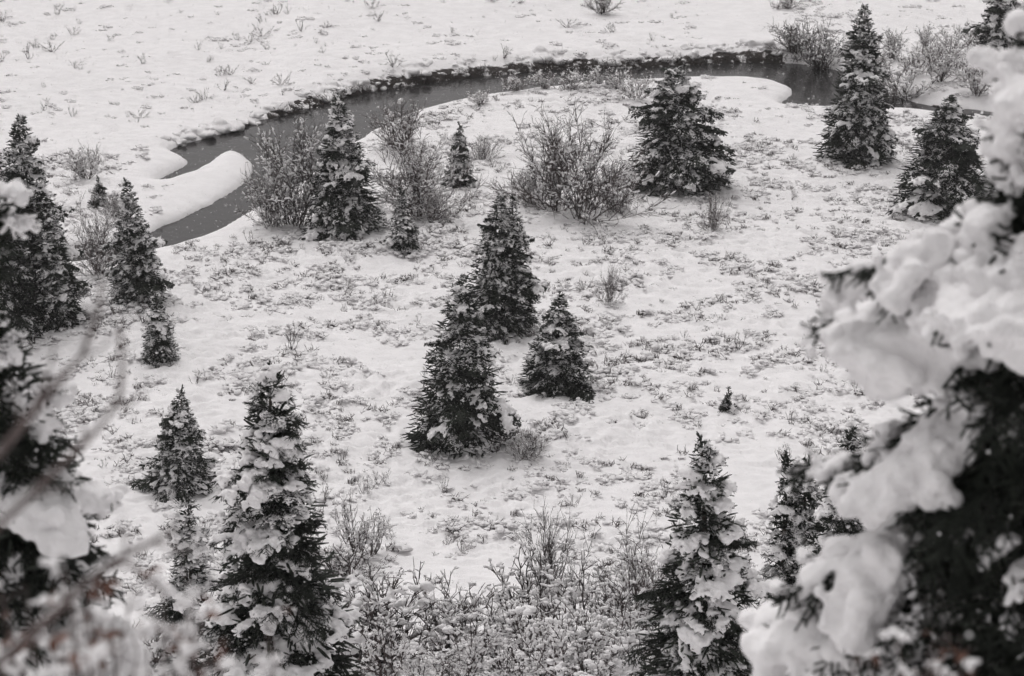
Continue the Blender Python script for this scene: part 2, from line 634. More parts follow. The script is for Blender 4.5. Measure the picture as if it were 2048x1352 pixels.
def needle_mesh(P0, P1, rad, seed, n=30, core=0.5):
    """the same twigs, each set with single needles"""
    r = np.random.default_rng(seed + 700)
    mb = MB()
    V, Fq = tubes(P0, P1, [0, 1.0], rad[:, None] * np.array([[core, core * 0.7]]), 3)
    mb.add(V, Fq)
    N = len(P0)
    d = norm(P1 - P0)[:, None, :]
    t = r.uniform(0.0, 1.05, (N, n, 1))
    p = P0[:, None, :] + (P1 - P0)[:, None, :] * t
    q = norm(np.cross(d, norm(r.normal(0, 1, (N, n, 3)))))
    e = norm(q + d * r.uniform(0.5, 1.1, (N, n, 1)))
    L = r.uniform(0.016, 0.027, (N, n, 1))
    w = np.cross(e, norm(r.normal(0, 1, (N, n, 3)))); w = norm(w) * 0.0026
    V = np.stack([p - w, p + w, p + e * L], 2).reshape(-1, 3)
    mb.add(V, np.arange(N * n * 3).reshape(-1, 3))
    return mb.mesh("bough", [M_needle], smooth=False)


def lump_pad(P0, P1, seed, rbig, patch, cover, voxel):
    """snow caught on the twigs of one bough: lumps where it piled up, fingers along the shoots"""
    r = np.random.default_rng(seed + 900)
    mb = MB()
    S = np.concatenate([P0 + (P1 - P0) * t for t in (0.2, 0.6, 1.0)])
    S = S[S[:, 0] > 0.05]
    n = perlin(S[:, 0] / patch, S[:, 1] / patch, seed) + 0.25 * perlin(S[:, 0] / 0.07, S[:, 1] / 0.07, seed + 3) + cover
    S, n = S[n > 0], n[n > 0]
    if len(S) > 620:
        k = r.choice(len(S), 620, replace=False); S, n = S[k], n[k]
    q = rbig * (0.34 + 0.8 * np.clip(n * 1.8, 0, 1)) * r.uniform(0.6, 1.1, len(S))
    c = S + np.array([0, 0, 1.0]) * (0.012 + 0.45 * q)[:, None]
    V, Fa = blobs(c, np.stack([q * 1.2, q, q * 0.8], 1), ICO1, 0.14, seed)
    mb.add(V, Fa)
    # fine snow held by single shoots
    m = min(len(P0), 70 if rbig < 0.08 else 14)
    k = r.choice(len(P0), m, replace=False)
    rr = r.uniform(0.010, 0.019, (m, 1)) * (1.0 if rbig < 0.08 else 1.5)
    up = np.array([0, 0, 1.0]) * rr * 0.9
    V, Fq = tubes(P0[k] + (P1[k] - P0[k]) * 0.15 + up, P0[k] + (P1[k] - P0[k]) * 0.95 + up, [0, 0.15, 0.5, 0.85, 1.0],
                  rr * np.array([[0.1, 0.8, 1.0, 0.75, 0.1]]), 5)
    mb.add(V, Fq)
    me = mb.mesh("snow_pad", [M_snow])
    return melt(me, voxel, 2) if voxel > 0 else me


BOUGH = {}          # size -> list of (bough mesh, snow meshes, heavy snow meshes)
for L, nprot in ((0.30, 3), (0.55, 4), (0.95, 4), (1.45, 4)):
    lst = []
    for i in range(nprot):
        sd_ = int(L * 100) + i * 31
        P0, P1, rad = bough_twigs(L, sd_, droop=0.10 + 0.05 * i + (0.10 if L > 0.9 else 0))
        bm_ = bough_mesh("bough", P0, P1, rad, sd_)
        s1 = lump_pad(P0, P1, sd_, 0.030, 0.16 + 0.05 * L, -0.02, 0.0)
        s2 = lump_pad(P0, P1, sd_ + 7, 0.052, 0.18 + 0.08 * L, 0.12, 0.020)
        s3 = lump_pad(P0, P1, sd_ + 3, 0.080, 0.22 + 0.12 * L, 0.16, 0.020)
        s4 = lump_pad(P0, P1, sd_ + 5, 0.078, 0.55, 0.34, 0.018) if L > 0.5 else s3
        lst.append((bm_, [s1, s2], [s3, s4], needle_mesh(P0, P1, rad, sd_)))
    BOUGH[L] = lst
SIZES = sorted(BOUGH)


def trunk_mesh(h, r0, seed):
    r = np.random.default_rng(seed)
    n = 14
    t = np.linspace(0, 1, n)
    pts = np.stack([0.02 * h * (perlin(t * 2, t * 0 + seed, 1)) * t, 0.02 * h * perlin(t * 2, t * 0 + seed, 2) * t, t * h - 0.25 * (t == 0)], 1)
    V, Fq = chain(pts, r0 * (1 - t) ** 0.9 + 0.008, 8)
    return mesh_from("trunk", V, [(Fq, 0)], [M_bark])


def crown_mesh(seed, N=3000, H_=5.0, Rd=1.0, prof=None):
    """needle twigs filling the inside of the crown"""
    r = np.random.default_rng(seed)
    t = 1 - np.sqrt(r.random(N)) ; t = np.clip(t * 1.0, 0.02, 0.97)
    if prof is not None:
        t = r.uniform(0.02, 0.97, N)
    Rz = Rd * (1 - t) ** 0.8 if prof is None else np.array([prof(v) for v in t * H_])
    a = r.random(N) * 6.283
    rr = Rz * (r.uniform(0.12, 0.88, N) if prof is None else r.uniform(0.03, 0.58, N))
    p = np.stack([np.cos(a) * rr, np.sin(a) * rr, t * H_], 1)
    d = norm(np.stack([np.cos(a), np.sin(a), -0.35 + 0.7 * t], 1) + r.normal(0, 0.5, (N, 3)))
    L = r.uniform(0.12, 0.26, (N, 1)) * (0.5 + 0.5 * np.minimum(Rz, 1)[:, None])
    if prof is not None:
        me = needle_mesh(p, p + d * L * 0.8, np.full(N, 0.016), seed, 13, 0.9)
        me.name = "crown"
        return me
    V, Fq = tubes(p, p + d * L, [0, 0.5, 1.0], r.uniform(0.013, 0.024, (N, 1)) * np.array([[0.7, 1.0, 0.4]]), 3)
    return mesh_from("crown", V, [(Fq, 0)], [M_needle], smooth=False)


CROWN = [crown_mesh(301), crown_mesh(302), crown_mesh(303)]
N_BOUGH = [0]


def spruce(label, base, axes, seed, snow=0.6, heavy=0.0, step=0.24, power=0.85, top=0.04, droop=13, lift=30, skirt=0.04,
           group="snow laden spruces", see=None, ndens=1.0, cap=0.0, prof=None, jit=0.25, zones=None):
    """axes: list of (dx, dy, height, radius), one for each leader of the tree"""
    r = np.random.default_rng(seed)
    root = empty("spruce_tree", base, label, "spruce", group)
    az0 = r.random() * 6.28
    if prof is None:
        root.rotation_euler = (r.normal(0, 0.02), r.normal(0, 0.03), 0)
    fine = base[1] < 66
    for ai, (dx, dy, H_, Rd) in enumerate(axes):
        link("trunk", trunk_mesh(H_ * 0.985, 0.018 * H_ + 0.02, seed + ai), root, (dx, dy, 0))
        if prof is None:
            cr_ = link("crown", CROWN[(seed + ai) % 3], root, (dx, dy, 0.05), (0, 0, r.random() * 6.28), (Rd * 0.95, Rd * 0.95, H_ / 5.0))
        else:
            cr_ = link("crown", crown_mesh(seed, 6500, H_, Rd, prof), root, (dx, dy, 0.05))
        cr_["kind"] = "stuff"
        z = skirt * H_ + 0.10
        lump = r.uniform(0, 6.28, 3)
        while z < H_ * 0.992:
            t = z / H_
            Rt = Rd * ((1 - t) ** power * (1 - top) + top * (1 - t ** 6))
            if prof is not None: Rt = prof(z)
            Rt *= 1 + (1.0 if prof is None else 0.4) * 0.13 * math.sin(z * 3.1 + lump[0]) + (1.0 if prof is None else 0.4) * 0.08 * math.sin(z * 7.3 + lump[1])
            Rt = max(Rt, 0.10)
            nb = max(2, int(round((3.4 + 4.4 * min(1.0, Rt / 1.2)) * ndens)))
            for k in range(nb):
                az0 += 2.39996 + r.normal(0, 0.25)
                a = az0 % (2 * math.pi)
                toward = -math.sin(a)            # 1 when it points at the camera
                if toward < -0.25 and r.random() < 0.75:
                    continue
                if see is not None and not see(dx + math.cos(a) * Rt * 0.6, z):
                    continue
                un = float(perlin(np.array([a * 1.1 + 20]), np.array([z * 0.75]), seed % 37)[0])     # uneven sides, bare and laden zones
                nz_ = float(perlin(np.array([a * 1.4]), np.array([z * 1.25 + 7]), seed % 29)[0])
                Lb = (1 + (0.30 if prof is None else 0.15) * un) * Rt * r.uniform(0.95 - jit, 0.95 + jit) * (1 + (0.16 if prof is None else 0.05) * math.sin(2 * a + lump[2]))
                zz = z + r.normal(0, step * 0.3)
                if Lb < 0.14: Lb = 0.14
                sz = min(SIZES, key=lambda q: abs(math.log(q / Lb)))
                proto = BOUGH[sz][r.integers(len(BOUGH[sz]))]
                pitch = math.radians(-droop + (droop + lift) * t ** 1.3 + r.normal(0, 8))
                sc = min(max(Lb / sz, 0.6), 1.7)
                b = link("bough", proto[3 if fine else 0], root, (dx, dy, min(zz, H_ * 0.985)), (r.normal(0, 0.18), -pitch, a), (Lb / sz, sc, sc))
                N_BOUGH[0] += 1
                sn_ = snow
                if zones is not None:            # where the snow has stayed on this tree, and where it has slid off
                    rr_ = 0.62 * Lb
                    up_, vp_ = to_px(base[0] + dx + math.cos(a) * math.cos(pitch) * rr_, base[1] + dy + math.sin(a) * math.cos(pitch) * rr_, base[2] + zz + math.sin(pitch) * rr_ + 0.05)
                    sn_ = 1.1 if any(q[0] <= up_ <= q[1] and q[2] <= vp_ <= q[3] for q in zones) else 0.42
                if prof is not None:             # bare boughs hanging under the laden one
                    for kk in range(1 if sn_ > 1 else 2):
                        p2 = BOUGH[sz][r.integers(len(BOUGH[sz]))]
                        link("bough", p2[3], root, (dx, dy, zz - (0.05 if sn_ < 1 else 0.12)), (r.normal(0, 0.3), -pitch + math.radians(r.uniform(16, 42)), a + r.normal(0, 0.3)),
                             (Lb / sz * (r.uniform(0.75, 0.98) if sn_ < 1 else r.uniform(0.6, 0.78)), sc, sc))
                if r.random() < sn_ - 0.12 + (0.55 if prof is None else 0.25) * nz_:
                    hv = r.random() < heavy * (1 + (1.8 if prof is None else 0.4) * nz_)
                    pad = proto[2][0 if prof is None else int(r.random() < 0.7)] if hv else proto[1][int(r.random() < 0.42 + 0.5 * nz_)]
                    link("snow_pad", pad, b, (0, 0, 0.004), (0, 0, 0), 1.0 if prof is None else (1.0, 1.0, 1.15))["kind"] = "stuff"
                    N_BOUGH[0] += 1
            z += step * (0.75 + 0.5 * (1 - t)) * r.uniform(0.8, 1.2)
        for k in range(2):                       # leader shoots
            proto = BOUGH[0.30][r.integers(3)]
            link("bough", proto[0], root, (dx, dy, H_ * 0.955 - 0.08 * k), (0, -math.radians(80 - 18 * k), r.random() * 6.28), (1.1, 0.6, 0.6))
        if cap > 0:
            cc = r.normal(0, 0.55, (12, 3)) * cap * np.array([1.2, 0.8, 0.8]) + np.array([-0.2, -0.2, -0.5]) * cap
            cr2 = r.uniform(0.25, 0.62, 12) * cap
            V, Fa = blobs(cc, np.stack([cr2 * 1.2, cr2, cr2 * 0.85], 1), ICO2, 0.16, seed)
            mb = MB(); mb.add(V, Fa)
            link("snow_cap", melt(mb.mesh("snow_cap", [M_snow]), 0.02, 2), root, (dx, dy - 0.05, H_ * 0.985))
    return root


def tree_px(label, u, vb, vt, w, seed, **kw):
    """base at picture row vb on the meadow, top at row vt, crown w pixels wide"""
    x, y, z = ground_px(u, vb)
    # the row of the base is the front of the skirt: the stem stands behind it
    dep = y * CP + (CAMZ - z) * SP
    rad = w / 2 / F * dep
    y2 = y + rad * 0.8
    x = (u - 1024) / F * (y2 * CP + (CAMZ - z) * SP)
    z = T(x, y2)
    Ht = z_of(vt, y2) - z
    ut = kw.pop('axes_px', None)
    if ut:
        axes = [((uu - u) / F * dep, 0.15 * i, z_of(vv, y2) - z, ww / 2 / F * dep) for i, (uu, vv, ww) in enumerate(ut)]
    else:
        axes = [(0, 0, Ht, rad)]
    return spruce(label, (x, y2, z - 0.05), axes, seed, **kw)


def tree_at(label, u, y, vt, w, seed, **kw):
    x, y, z = at_dist(u, y)
    dep = y * CP + (CAMZ - z) * SP
    ztop = z_of(vt, y)
    dep_top = y * CP + (CAMZ - ztop) * SP
    x = (u - 1024) / F * (0.5 * dep + 0.5 * dep_top)
    z = T(x, y)
    rad = w / 2 / F * dep
    pp = kw.pop('edge', None)
    if pp:
        zs = np.array([z_of(v, y) - z for v, e in pp])[::-1]
        rs_ = np.array([abs(e - u) / F * dep for v, e in pp])[::-1]
        kw['prof'] = lambda h: float(np.interp(h, zs, rs_))
    ut = kw.pop('axes_px', None)
    if ut:
        axes = [((uu - u) / F * dep, 0.12 * i, z_of(vv, y) - z, ww / 2 / F * dep) for i, (uu, vv, ww) in enumerate(ut)]
    else:
        axes = [(0, 0, ztop - z, rad)]
    return spruce(label, (x, y, z - 0.05), axes, seed, **kw)


# the three in the middle of the meadow
tree_px("tall double-topped spruce standing behind the other two in the middle of the meadow", 1005, 690, 385, 195, 11,
        axes_px=[(990, 385, 195), (1018, 388, 130)], snow=0.85, heavy=0.04, step=0.25)
tree_px("broad dark spruce at the meadow's centre with its long skirt nearest the viewer", 918, 922, 545, 250, 12, snow=0.88, heavy=0.07, power=0.84, top=0.05, step=0.25)
tree_px("squat spruce right of the tall pair in the middle of the meadow", 1112, 798, 592, 185, 13, snow=0.88, heavy=0.06, power=0.7, step=0.24)
# along the river
tree_px("snow-plastered spruce beside the big brown willow on the near river bank", 694, 482, 186, 185, 14, snow=0.95, heavy=0.28, power=0.8, step=0.26, cap=0.16)
tree_px("slim knee-high spruce sapling just right below the snow-plastered riverside spruce", 808, 516, 382, 84, 15, snow=0.9, step=0.2, power=0.6)
tree_px("slender small spruce between the willow thickets above the double-topped tree", 917, 381, 250, 80, 16, snow=0.85, step=0.27, power=0.7)
tree_px("wide blunt-topped spruce by the white point bar inside the river bend", 1350, 400, 135, 250, 17, droop=20, jit=0.18, snow=0.92, heavy=0.2, power=0.62, top=0.16, step=0.27, cap=0.2)
tree_px("tall slender spruce rising past the river's bend at the upper right", 1712, 338, 6, 185, 18, snow=0.92, heavy=0.1, power=0.75, top=0.1, step=0.28, droop=18)
tree_px("dark spruce half hidden behind the blurred foreground spruce at the right", 1885, 448, 190, 250, 19, snow=0.85, heavy=0.04, power=0.7, step=0.27)
tree_px("spruce cut by the picture's top right corner on the far side of the river", 2000, 140, -40, 150, 20, snow=0.9, heavy=0.1, power=0.7, top=0.15, step=0.3)
# left side
tree_px("narrow spruce at the mouth of the lower pool, left of the river", 278, 622, 356, 135, 21, snow=0.85, heavy=0.06, step=0.24, power=0.75)
tree_px("small spruce just below the narrow one left of the pool", 322, 740, 578, 95, 22, snow=0.92, heavy=0.08, step=0.23, power=0.75)
tree_px("tall dark spruce in the left-edge clump, the right one of its two tops", 62, 668, 225, 230, 23, snow=0.8, power=0.8, step=0.28)
tree_px("tall dark spruce cut by the left edge, its top the highest of the clump", 0, 700, 188, 220, 24, snow=0.8, power=0.8, step=0.28)
tree_px("lower bushy spruce leaning out of the left-edge clump toward the path", 108, 668, 400, 150, 25, snow=0.85, power=0.7, step=0.27)
tree_px("tiny snowy spruce among willows at the left river bank", 198, 424, 362, 56, 26, snow=0.8, power=0.6, step=0.26)
tree_px("small grey spruce standing alone left of the big snow-capped one", 362, 1000, 776, 150, 27, snow=0.92, heavy=0.08, power=0.75, step=0.22)
tree_px("dark sapling tip poking through the brush above the bottom right spruce", 1452, 832, 788, 44, 35, snow=0.5, step=0.14)
# foreground slope
tree_at("tall spruce with a snow-capped bent top in the left foreground", 555, 52, 722, 380, 28, snow=0.66, heavy=0.5, power=0.72, top=0.10, step=0.21, cap=0.20)
tree_at("round-topped small spruce tucked behind the tall capped one at its left", 382, 60, 985, 155, 29, snow=0.82, heavy=0.4, power=0.5, top=0.2, step=0.23)
tree_at("snowy spruce with forked side tops at the bottom right, in front of the willows", 1418, 50, 868, 340, 30, snow=0.76, heavy=0.5, power=0.8, top=0.04, step=0.20, cap=0.0)
tree_at("twin-topped dark spruce between the bottom right spruce and the blurred one", 1580, 63, 905, 230, 31,
        axes_px=[(1562, 905, 150), (1600, 915, 220)], snow=0.78, heavy=0.2, power=0.7, step=0.24)
tree_at("snowy spruce mostly hidden behind the blurred foreground spruce's left side", 1690, 58, 850, 300, 32, snow=0.82, heavy=0.4, power=0.7, step=0.24)
# blurred, close to the viewer
EDGE_R = [(-230, 2100), (-60, 2050), (40, 1980), (110, 1930), (170, 1920), (240, 1990), (330, 1980), (390, 1880), (430, 1760), (500, 1715), (600, 1700), (680, 1660),
          (780, 1645), (880, 1680), (940, 1660), (1030, 1640), (1120, 1630), (1200, 1700), (1300, 1720), (1500, 1700)]
ZONE_R = [(1880, 2200, 90, 250), (1950, 2300, 250, 470), (1640, 2150, 400, 610), (1560, 1830, 590, 900), (1600, 1900, 900, 1080), (1600, 1830, 1110, 1300), (1830, 2100, 1150, 1320)]
ZONE_L = [(-60, 130, 360, 510), (-60, 50, 620, 690), (-60, 90, 700, 780), (150, 400, 920, 1030), (100, 400, 1170, 1260), (-60, 60, 560, 690)]
EDGE_L = [(350, 10), (385, 75), (450, 80), (500, 20), (600, 10), (680, 60), (760, 150), (850, 180), (930, 230), (1010, 280), (1120, 290), (1240, 300), (1400, 320)]
tree_at("huge out-of-focus spruce under pillows of snow at the right edge", 2110, 15.5, -230, 1150, 233, snow=0.71, heavy=0.85, zones=ZONE_R,
        step=0.23, droop=14, lift=6, see=lambda dx, z: dx < 0.45, edge=EDGE_R, jit=0.14)
tree_at("out-of-focus snow-heaped spruce at the left edge behind the bare branches", -10, 21, 350, 720, 234, snow=0.74, heavy=0.6, zones=ZONE_L,
        step=0.22, droop=13, lift=15, see=lambda dx, z: dx > -0.5, edge=EDGE_L, jit=0.18)


# ------------------------------------------------------------------ willow bushes
def bush_segments(h, nst, spread, seed, sub=5, wig=0.19, up=0.28, rbase=0.012, tw=1.0):
    r = np.random.default_rng(seed)
    S = []
    for _ in range(nst):
        az = r.random() * 6.283
        tilt = abs(r.normal(0, spread))
        d = np.array([math.cos(az) * math.sin(tilt), math.sin(az) * math.sin(tilt), math.cos(tilt)])
        p = np.array([math.cos(az), math.sin(az), 0]) * r.random() * 0.22 * h * spread
        L = h * r.uniform(0.55, 1.05)
        n = 7
        rad = rbase * r.uniform(0.7, 1.2)
        for i in range(n):
            d = norm(d + r.normal(0, wig, 3) + np.array([0, 0, up * 0.12]))
            q = p + d * L / n
            r0 = rad * (1 - 0.75 * i / n); r1 = rad * (1 - 0.75 * (i + 1) / n)
            S.append((p, q, r0, r1, 0))
            if i >= 1:
                for _k in range(sub if i > 2 else max(1, sub // 2)):
                    if r.random() < 0.35: continue
                    e = norm(d + r.normal(0, 0.55, 3) + np.array([0, 0, up * 0.3]))
                    pp = p + (q - p) * r.random()
                    l2 = L * r.uniform(0.10, 0.24)
                    m = 2
                    for j in range(m):
                        e = norm(e + r.normal(0, 0.18, 3) + np.array([0, 0, 0.1]))
                        qq = pp + e * l2 / m
                        S.append((pp, qq, tw * (0.0075 - 0.002 * j), tw * (0.0055 - 0.002 * j), 1))
                        for _t in range(2):
                            if r.random() < 0.45: continue
                            g = norm(e + r.normal(0, 0.6, 3))
                            S.append((qq, qq + g * l2 * r.uniform(0.25, 0.5), 0.005 * tw, 0.0025 * tw, 2))
                        pp = qq
            p = q
    return S


def bush_proto(h, nst, spread, seed, sub, snow, clump=0, thick=1.0, **kw):
    S = bush_segments(h, nst, spread, seed, sub, **kw)
    r = np.random.default_rng(seed + 77)
    P0 = np.array([s[0] for s in S]); P1 = np.array([s[1] for s in S])
    R0 = np.array([[s[2], s[3]] for s in S])
    V, Fq = tubes(P0, P1, [0, 1.0], R0 * 1.0, 3)
    stems = mesh_from("stems", V, [(Fq, 0)], [M_twig])
    mb = MB()
    d = P1 - P0
    ln = np.linalg.norm(d, axis=1)
    flat = 1 - np.abs(d[:, 2]) / np.maximum(ln, 1e-6)
    lev = np.array([s[4] for s in S])
    pr = snow * (0.08 + 1.5 * flat) * np.where(lev == 0, 0.6, 1.0) * (0.35 + 0.9 * sstep(0.15 * h, 0.6 * h, P1[:, 2]))
    sel = r.random(len(S)) < pr
    a = P0[sel] + d[sel] * 0.1; b = P0[sel] + d[sel] * 0.95
    rr = r.uniform(0.010, 0.026, (sel.sum(), 1)) * thick
    a = a + np.array([0, 0, 1.0]) * rr * 0.6; b = b + np.array([0, 0, 1.0]) * rr * 0.6
    Vs, Fs = tubes(a, b, [0, 0.1, 0.35, 0.7, 0.92, 1.0], rr * np.array([[0.05, 0.65, 1, 0.9, 0.55, 0.05]]) * r.uniform(0.75, 1.25, (sel.sum(), 6)), 5)
    mb.add(Vs + r.normal(0, 0.003, Vs.shape), Fs)
    if clump:
        c = P1[r.choice(len(S), clump, p=(lev > 0) * 1.0 / (lev > 0).sum())]
        c = c[c[:, 2] > 0.25 * h]
        rad = r.uniform(0.03, 0.075, len(c)) * thick
        for k in range(5):
            off = r.normal(0, 0.9, c.shape) * rad[:, None] * np.array([1.3, 1.3, 0.6])
            q = rad * r.uniform(0.5, 1.0, len(c))
            Vb, Fb = blobs(c + off + np.array([0, 0, 1.0]) * rad[:, None] * 0.3, np.stack([q * 1.3, q * 0.95, q * 0.8], 1), ICO1, 0.2, seed + k)
            mb.add(Vb, Fb)
    snow_me = mb.mesh("snow_load", [M_snow])
    if clump > 25:
        snow_me = melt(snow_me, 0.022 if thick < 1.2 else 0.026, 2)
    return stems, snow_me, h


PB = {  # prototypes of each kind of bush
    'bare': [bush_proto(2.2, 30, 0.45, 101, 8, 0.24, 0, 0.9, tw=0.9, rbase=0.010), bush_proto(2.0, 28, 0.5, 102, 8, 0.27, 0, 0.9, tw=0.9, rbase=0.010)],
    'thicket': [bush_proto(2.0, 40, 0.62, 111, 9, 0.34, 4, 0.9, tw=0.85), bush_proto(2.1, 42, 0.55, 112, 9, 0.30, 3, 0.9, tw=0.85)],
    'laden': [bush_proto(1.8, 34, 0.60, 121, 6, 0.6, 28, 1.2, rbase=0.022, tw=1.35), bush_proto(1.7, 34, 0.70, 122, 6, 0.65, 34, 1.25, rbase=0.022, tw=1.35), bush_proto(1.9, 34, 0.5, 123, 6, 0.55, 27, 1.2, rbase=0.022, tw=1.35)],
    'willow': [bush_proto(2.4, 13, 0.42, 151, 5, 0.8, 10, 1.6, wig=0.17, up=0.35, rbase=0.034, tw=1.8),
               bush_proto(2.4, 11, 0.36, 152, 5, 0.75, 8, 1.6, wig=0.18, up=0.35, rbase=0.034, tw=1.8)],
    'heaped': [bush_proto(1.6, 16, 0.6, 161, 6, 0.5, 26, 1.9, rbase=0.024, tw=1.5), bush_proto(1.6, 18, 0.5, 162, 6, 0.5, 20, 1.8, rbase=0.024, tw=1.5)],
    'sprig': [bush_proto(0.8, 7, 0.42, 131, 2, 0.25), bush_proto(0.8, 9, 0.55, 132, 2, 0.35), bush_proto(0.8, 6, 0.35, 133, 2, 0.2)],
    'frost': [bush_proto(1.4, 24, 0.45, 141, 5, 0.75, 30, 1.1), bush_proto(1.4, 22, 0.5, 142, 5, 0.7, 30, 1.1)],
}
rb = np.random.default_rng(5)


def bush(kind, label, base, h, name="willow_bush", group="willow bushes", cat="bush", wide=1.0, i=None):
    lst = PB[kind]
    st, sn, h0 = lst[i if i is not None else rb.integers(len(lst))]
    s = h / h0
    root = empty(name, base, label, cat, group, rb.random() * 6.28)
    root.scale = (s * wide, s * wide, s)
    link("stems", st, root)["kind"] = "stuff"
    link("snow_load", sn, root)["kind"] = "stuff"
    return root


def bush_px(kind, label, u, vb, vt, wide=1.0, i=None, **kw):
    x, y, z = ground_px(u, vb)
    h = z_of(vt, y) - z
    return bush(kind, label, (x, y, z - 0.06), h, wide=wide, i=i, **kw)


def bush_at(kind, label, u, y, vt, wide=1.0, i=None, **kw):
    x, y, z = at_dist(u, y)
    return bush(kind, label, (x, y, z - 0.1), max(z_of(vt, y) - z, 0.4), wide=wide, i=i, **kw)


BUSHES = [
    ('thicket', "big brown willow overhanging the water, left of the snow-plastered spruce", 585, 452, 250, 0.85, 0),
    ('thicket', "willow leaning over the lower pool, lowest branches of the riverside thicket", 545, 455, 345, 0.85, 1),
    ('thicket', "brown willow directly right of the snow-plastered riverside spruce", 835, 440, 275, 0.95, 1),
    ('laden', "snow-clotted willow at the water's edge, top right of the plastered spruce", 800, 300, 200, 0.9, 2),
    ('thicket', "low brown willow right of the slim sapling, below the thicket", 868, 450, 375, 1.0, 0),
    ('bare', "tall airy willow with bare twigs alone in the upper middle of the meadow", 1165, 442, 222, 1.0, 0),
    ('bare', "second airy willow close left of the tall bare one", 1115, 425, 250, 1.0, 1),
    ('thicket', "low willow on the right foot of the tall bare one", 1225, 425, 330, 1.0, 0),
    ('thicket', "low twiggy willow on the left foot of the tall bare one", 1055, 415, 330, 0.9, 1),
    ('bare', "small upright willow below the wide blunt spruce", 1425, 466, 392, 0.75, 1),
    ('bare', "few-stemmed dark willow right of the slender small spruce", 965, 322, 268, 1.4, 0),
    ('bare', "willow crowding the left trunk clump above the snowy path", 195, 550, 400, 0.8, 0),
    ('thicket', "brown willow behind the narrow spruce at the pool mouth", 235, 470, 385, 0.9, 1),
    ('frost', "snow-tipped bush on the far-left bank above the tiny spruce", 172, 362, 292, 1.1, 0),
    ('thicket', "brown brush heaped against the right skirt of the central spruce", 1050, 920, 862, 1.4, 0),
    ('bare', "thin-stemmed shrub standing alone right of the squat middle spruce", 1218, 612, 535, 0.6, 1),
    ('willow', "fan of bare willow wands right of the tall capped spruce", 715, 1120, 1000, 0.85, 0),
    ('willow', "bare willow wands leaning right beside the fan near the capped spruce", 745, 1110, 1010, 0.8, 1),
    ('laden', "low snowy bush squeezed at the capped spruce's right flank", 690, 1150, 1080, 1.3, 1),
    ('laden', "dome-shaped bush cut by the top edge, middle of the far bank", 1205, 30, -30, 0.9, 2),
    ('laden', "big snowy bush on the far bank left of the tall slender spruce", 1590, 95, 35, 1.2, 0),
    ('laden', "snowy bush at the top edge above the big far-bank bush", 1576, 20, -12, 1.2, 1),
    ('laden', "snowy bush pressed to the right of the big far-bank bush", 1640, 110, 50, 1.0, 2),
    ('frost', "leftmost frosted bush of the row on the inner river bend", 960, 212, 178, 1.5, 0),
    ('frost', "frosted bush at the left end of the long row by the water", 1035, 182, 140, 1.3, 1),
    ('frost', "frosted bush second along the row by the water", 1090, 178, 138, 1.3, 0),
    ('frost', "frosted bush third along the row by the water", 1140, 184, 132, 1.2, 1),
    ('frost', "frosted bush fourth along the row by the water", 1205, 176, 130, 1.2, 0),
    ('frost', "tall frosted bush at the blunt spruce's left shoulder", 1270, 202, 132, 0.9, 1),
    ('frost', "frosted bush between the tall one and the row by the water", 1235, 180, 138, 1.0, 0),
]
for k, lab, u, vb, vt, wd, i in BUSHES:
    bush_px(k, lab, u, vb, vt, wd, i)

FROST_RIGHT = [(1785, 120, 60), (1830, 150, 85), (1880, 165, 95), (1930, 150, 80), (1850, 95, 50), (1905, 110, 55), (1955, 185, 120), (1800, 170, 115), (1760, 150, 95), (1985, 210, 150), (1865, 130, 75), (1945, 90, 40)]
ORD = ["leftmost", "second from the left", "third from the left", "fourth from the left", "fifth from the left", "sixth from the left", "seventh from the left",
       "eighth from the left", "ninth from the left", "tenth from the left", "eleventh from the left", "twelfth from the left"]


def row_words(items, row_of):
    """the place of each item in its row, counted from the left"""
    out = {}
    for rw in set(row_of(i) for i in items):
        for n, it in enumerate(sorted([i for i in items if row_of(i) == rw], key=lambda i: i[0])):
            out[it] = (ORD[n], rw)
    return out


rw_ = row_words(FROST_RIGHT, lambda i: "far" if i[1] < 112 else ("middle" if i[1] < 155 else "near"))
for k, it in enumerate(FROST_RIGHT):
    u, vb, vt = it
    bush_px('frost', "frosted bush right of the tall slender spruce, %s in the %s row" % rw_[it], u, vb, vt, 1.1, k % 2, group="frosted bushes at the upper right")

LADEN_BOTTOM = [  # bushes massed along the bottom edge: picture column, distance, top row, kind
    (755, 78, 1165, 'willow'), (885, 78, 1150, 'willow'), (940, 76, 1165, 'willow'), (1000, 76, 1215, 'willow'), (785, 73, 1230, 'willow'),
    (920, 71, 1245, 'willow'), (1050, 76, 1160, 'willow'), (1092, 80, 1045, 'bare'), (1085, 78, 1090, 'willow'),
    (1200, 77, 1130, 'willow'), (1245, 79, 1090, 'willow'), (1120, 73, 1200, 'willow'), (1080, 69, 1240, 'willow'),
    (1150, 67, 1235, 'heaped'), (1215, 70, 1190, 'willow'), (1260, 69, 1240, 'heaped'), (1010, 67, 1275, 'willow'), (735, 77, 1120, 'laden'), (1190, 65, 1300, 'heaped'),
    (900, 66, 1310, 'laden'), (830, 67, 1300, 'willow'), (1560, 74, 1180, 'laden'), (470, 75, 1150, 'willow'), (330, 72, 1240, 'laden'), (1275, 78, 1050, 'bare')]
rw_ = row_words(LADEN_BOTTOM, lambda i: (i[3], "back" if i[1] >= 75 else ("middle" if i[1] >= 70 else "front")))
for it in LADEN_BOTTOM:
    u, y, vt, kd = it
    lab = {'laden': "snow-smothered bush", 'willow': "snow-dusted open willow", 'bare': "thin leafless willow", 'heaped': "bush heaped with big snow lumps"}[kd]
    lab += ", %s in the %s bottom row" % (rw_[it][0], rw_[it][1][1])
    bush_at(kd, lab, u, y, vt, 1.15 if kd != 'bare' else 0.6, None, group="brush along the bottom edge")

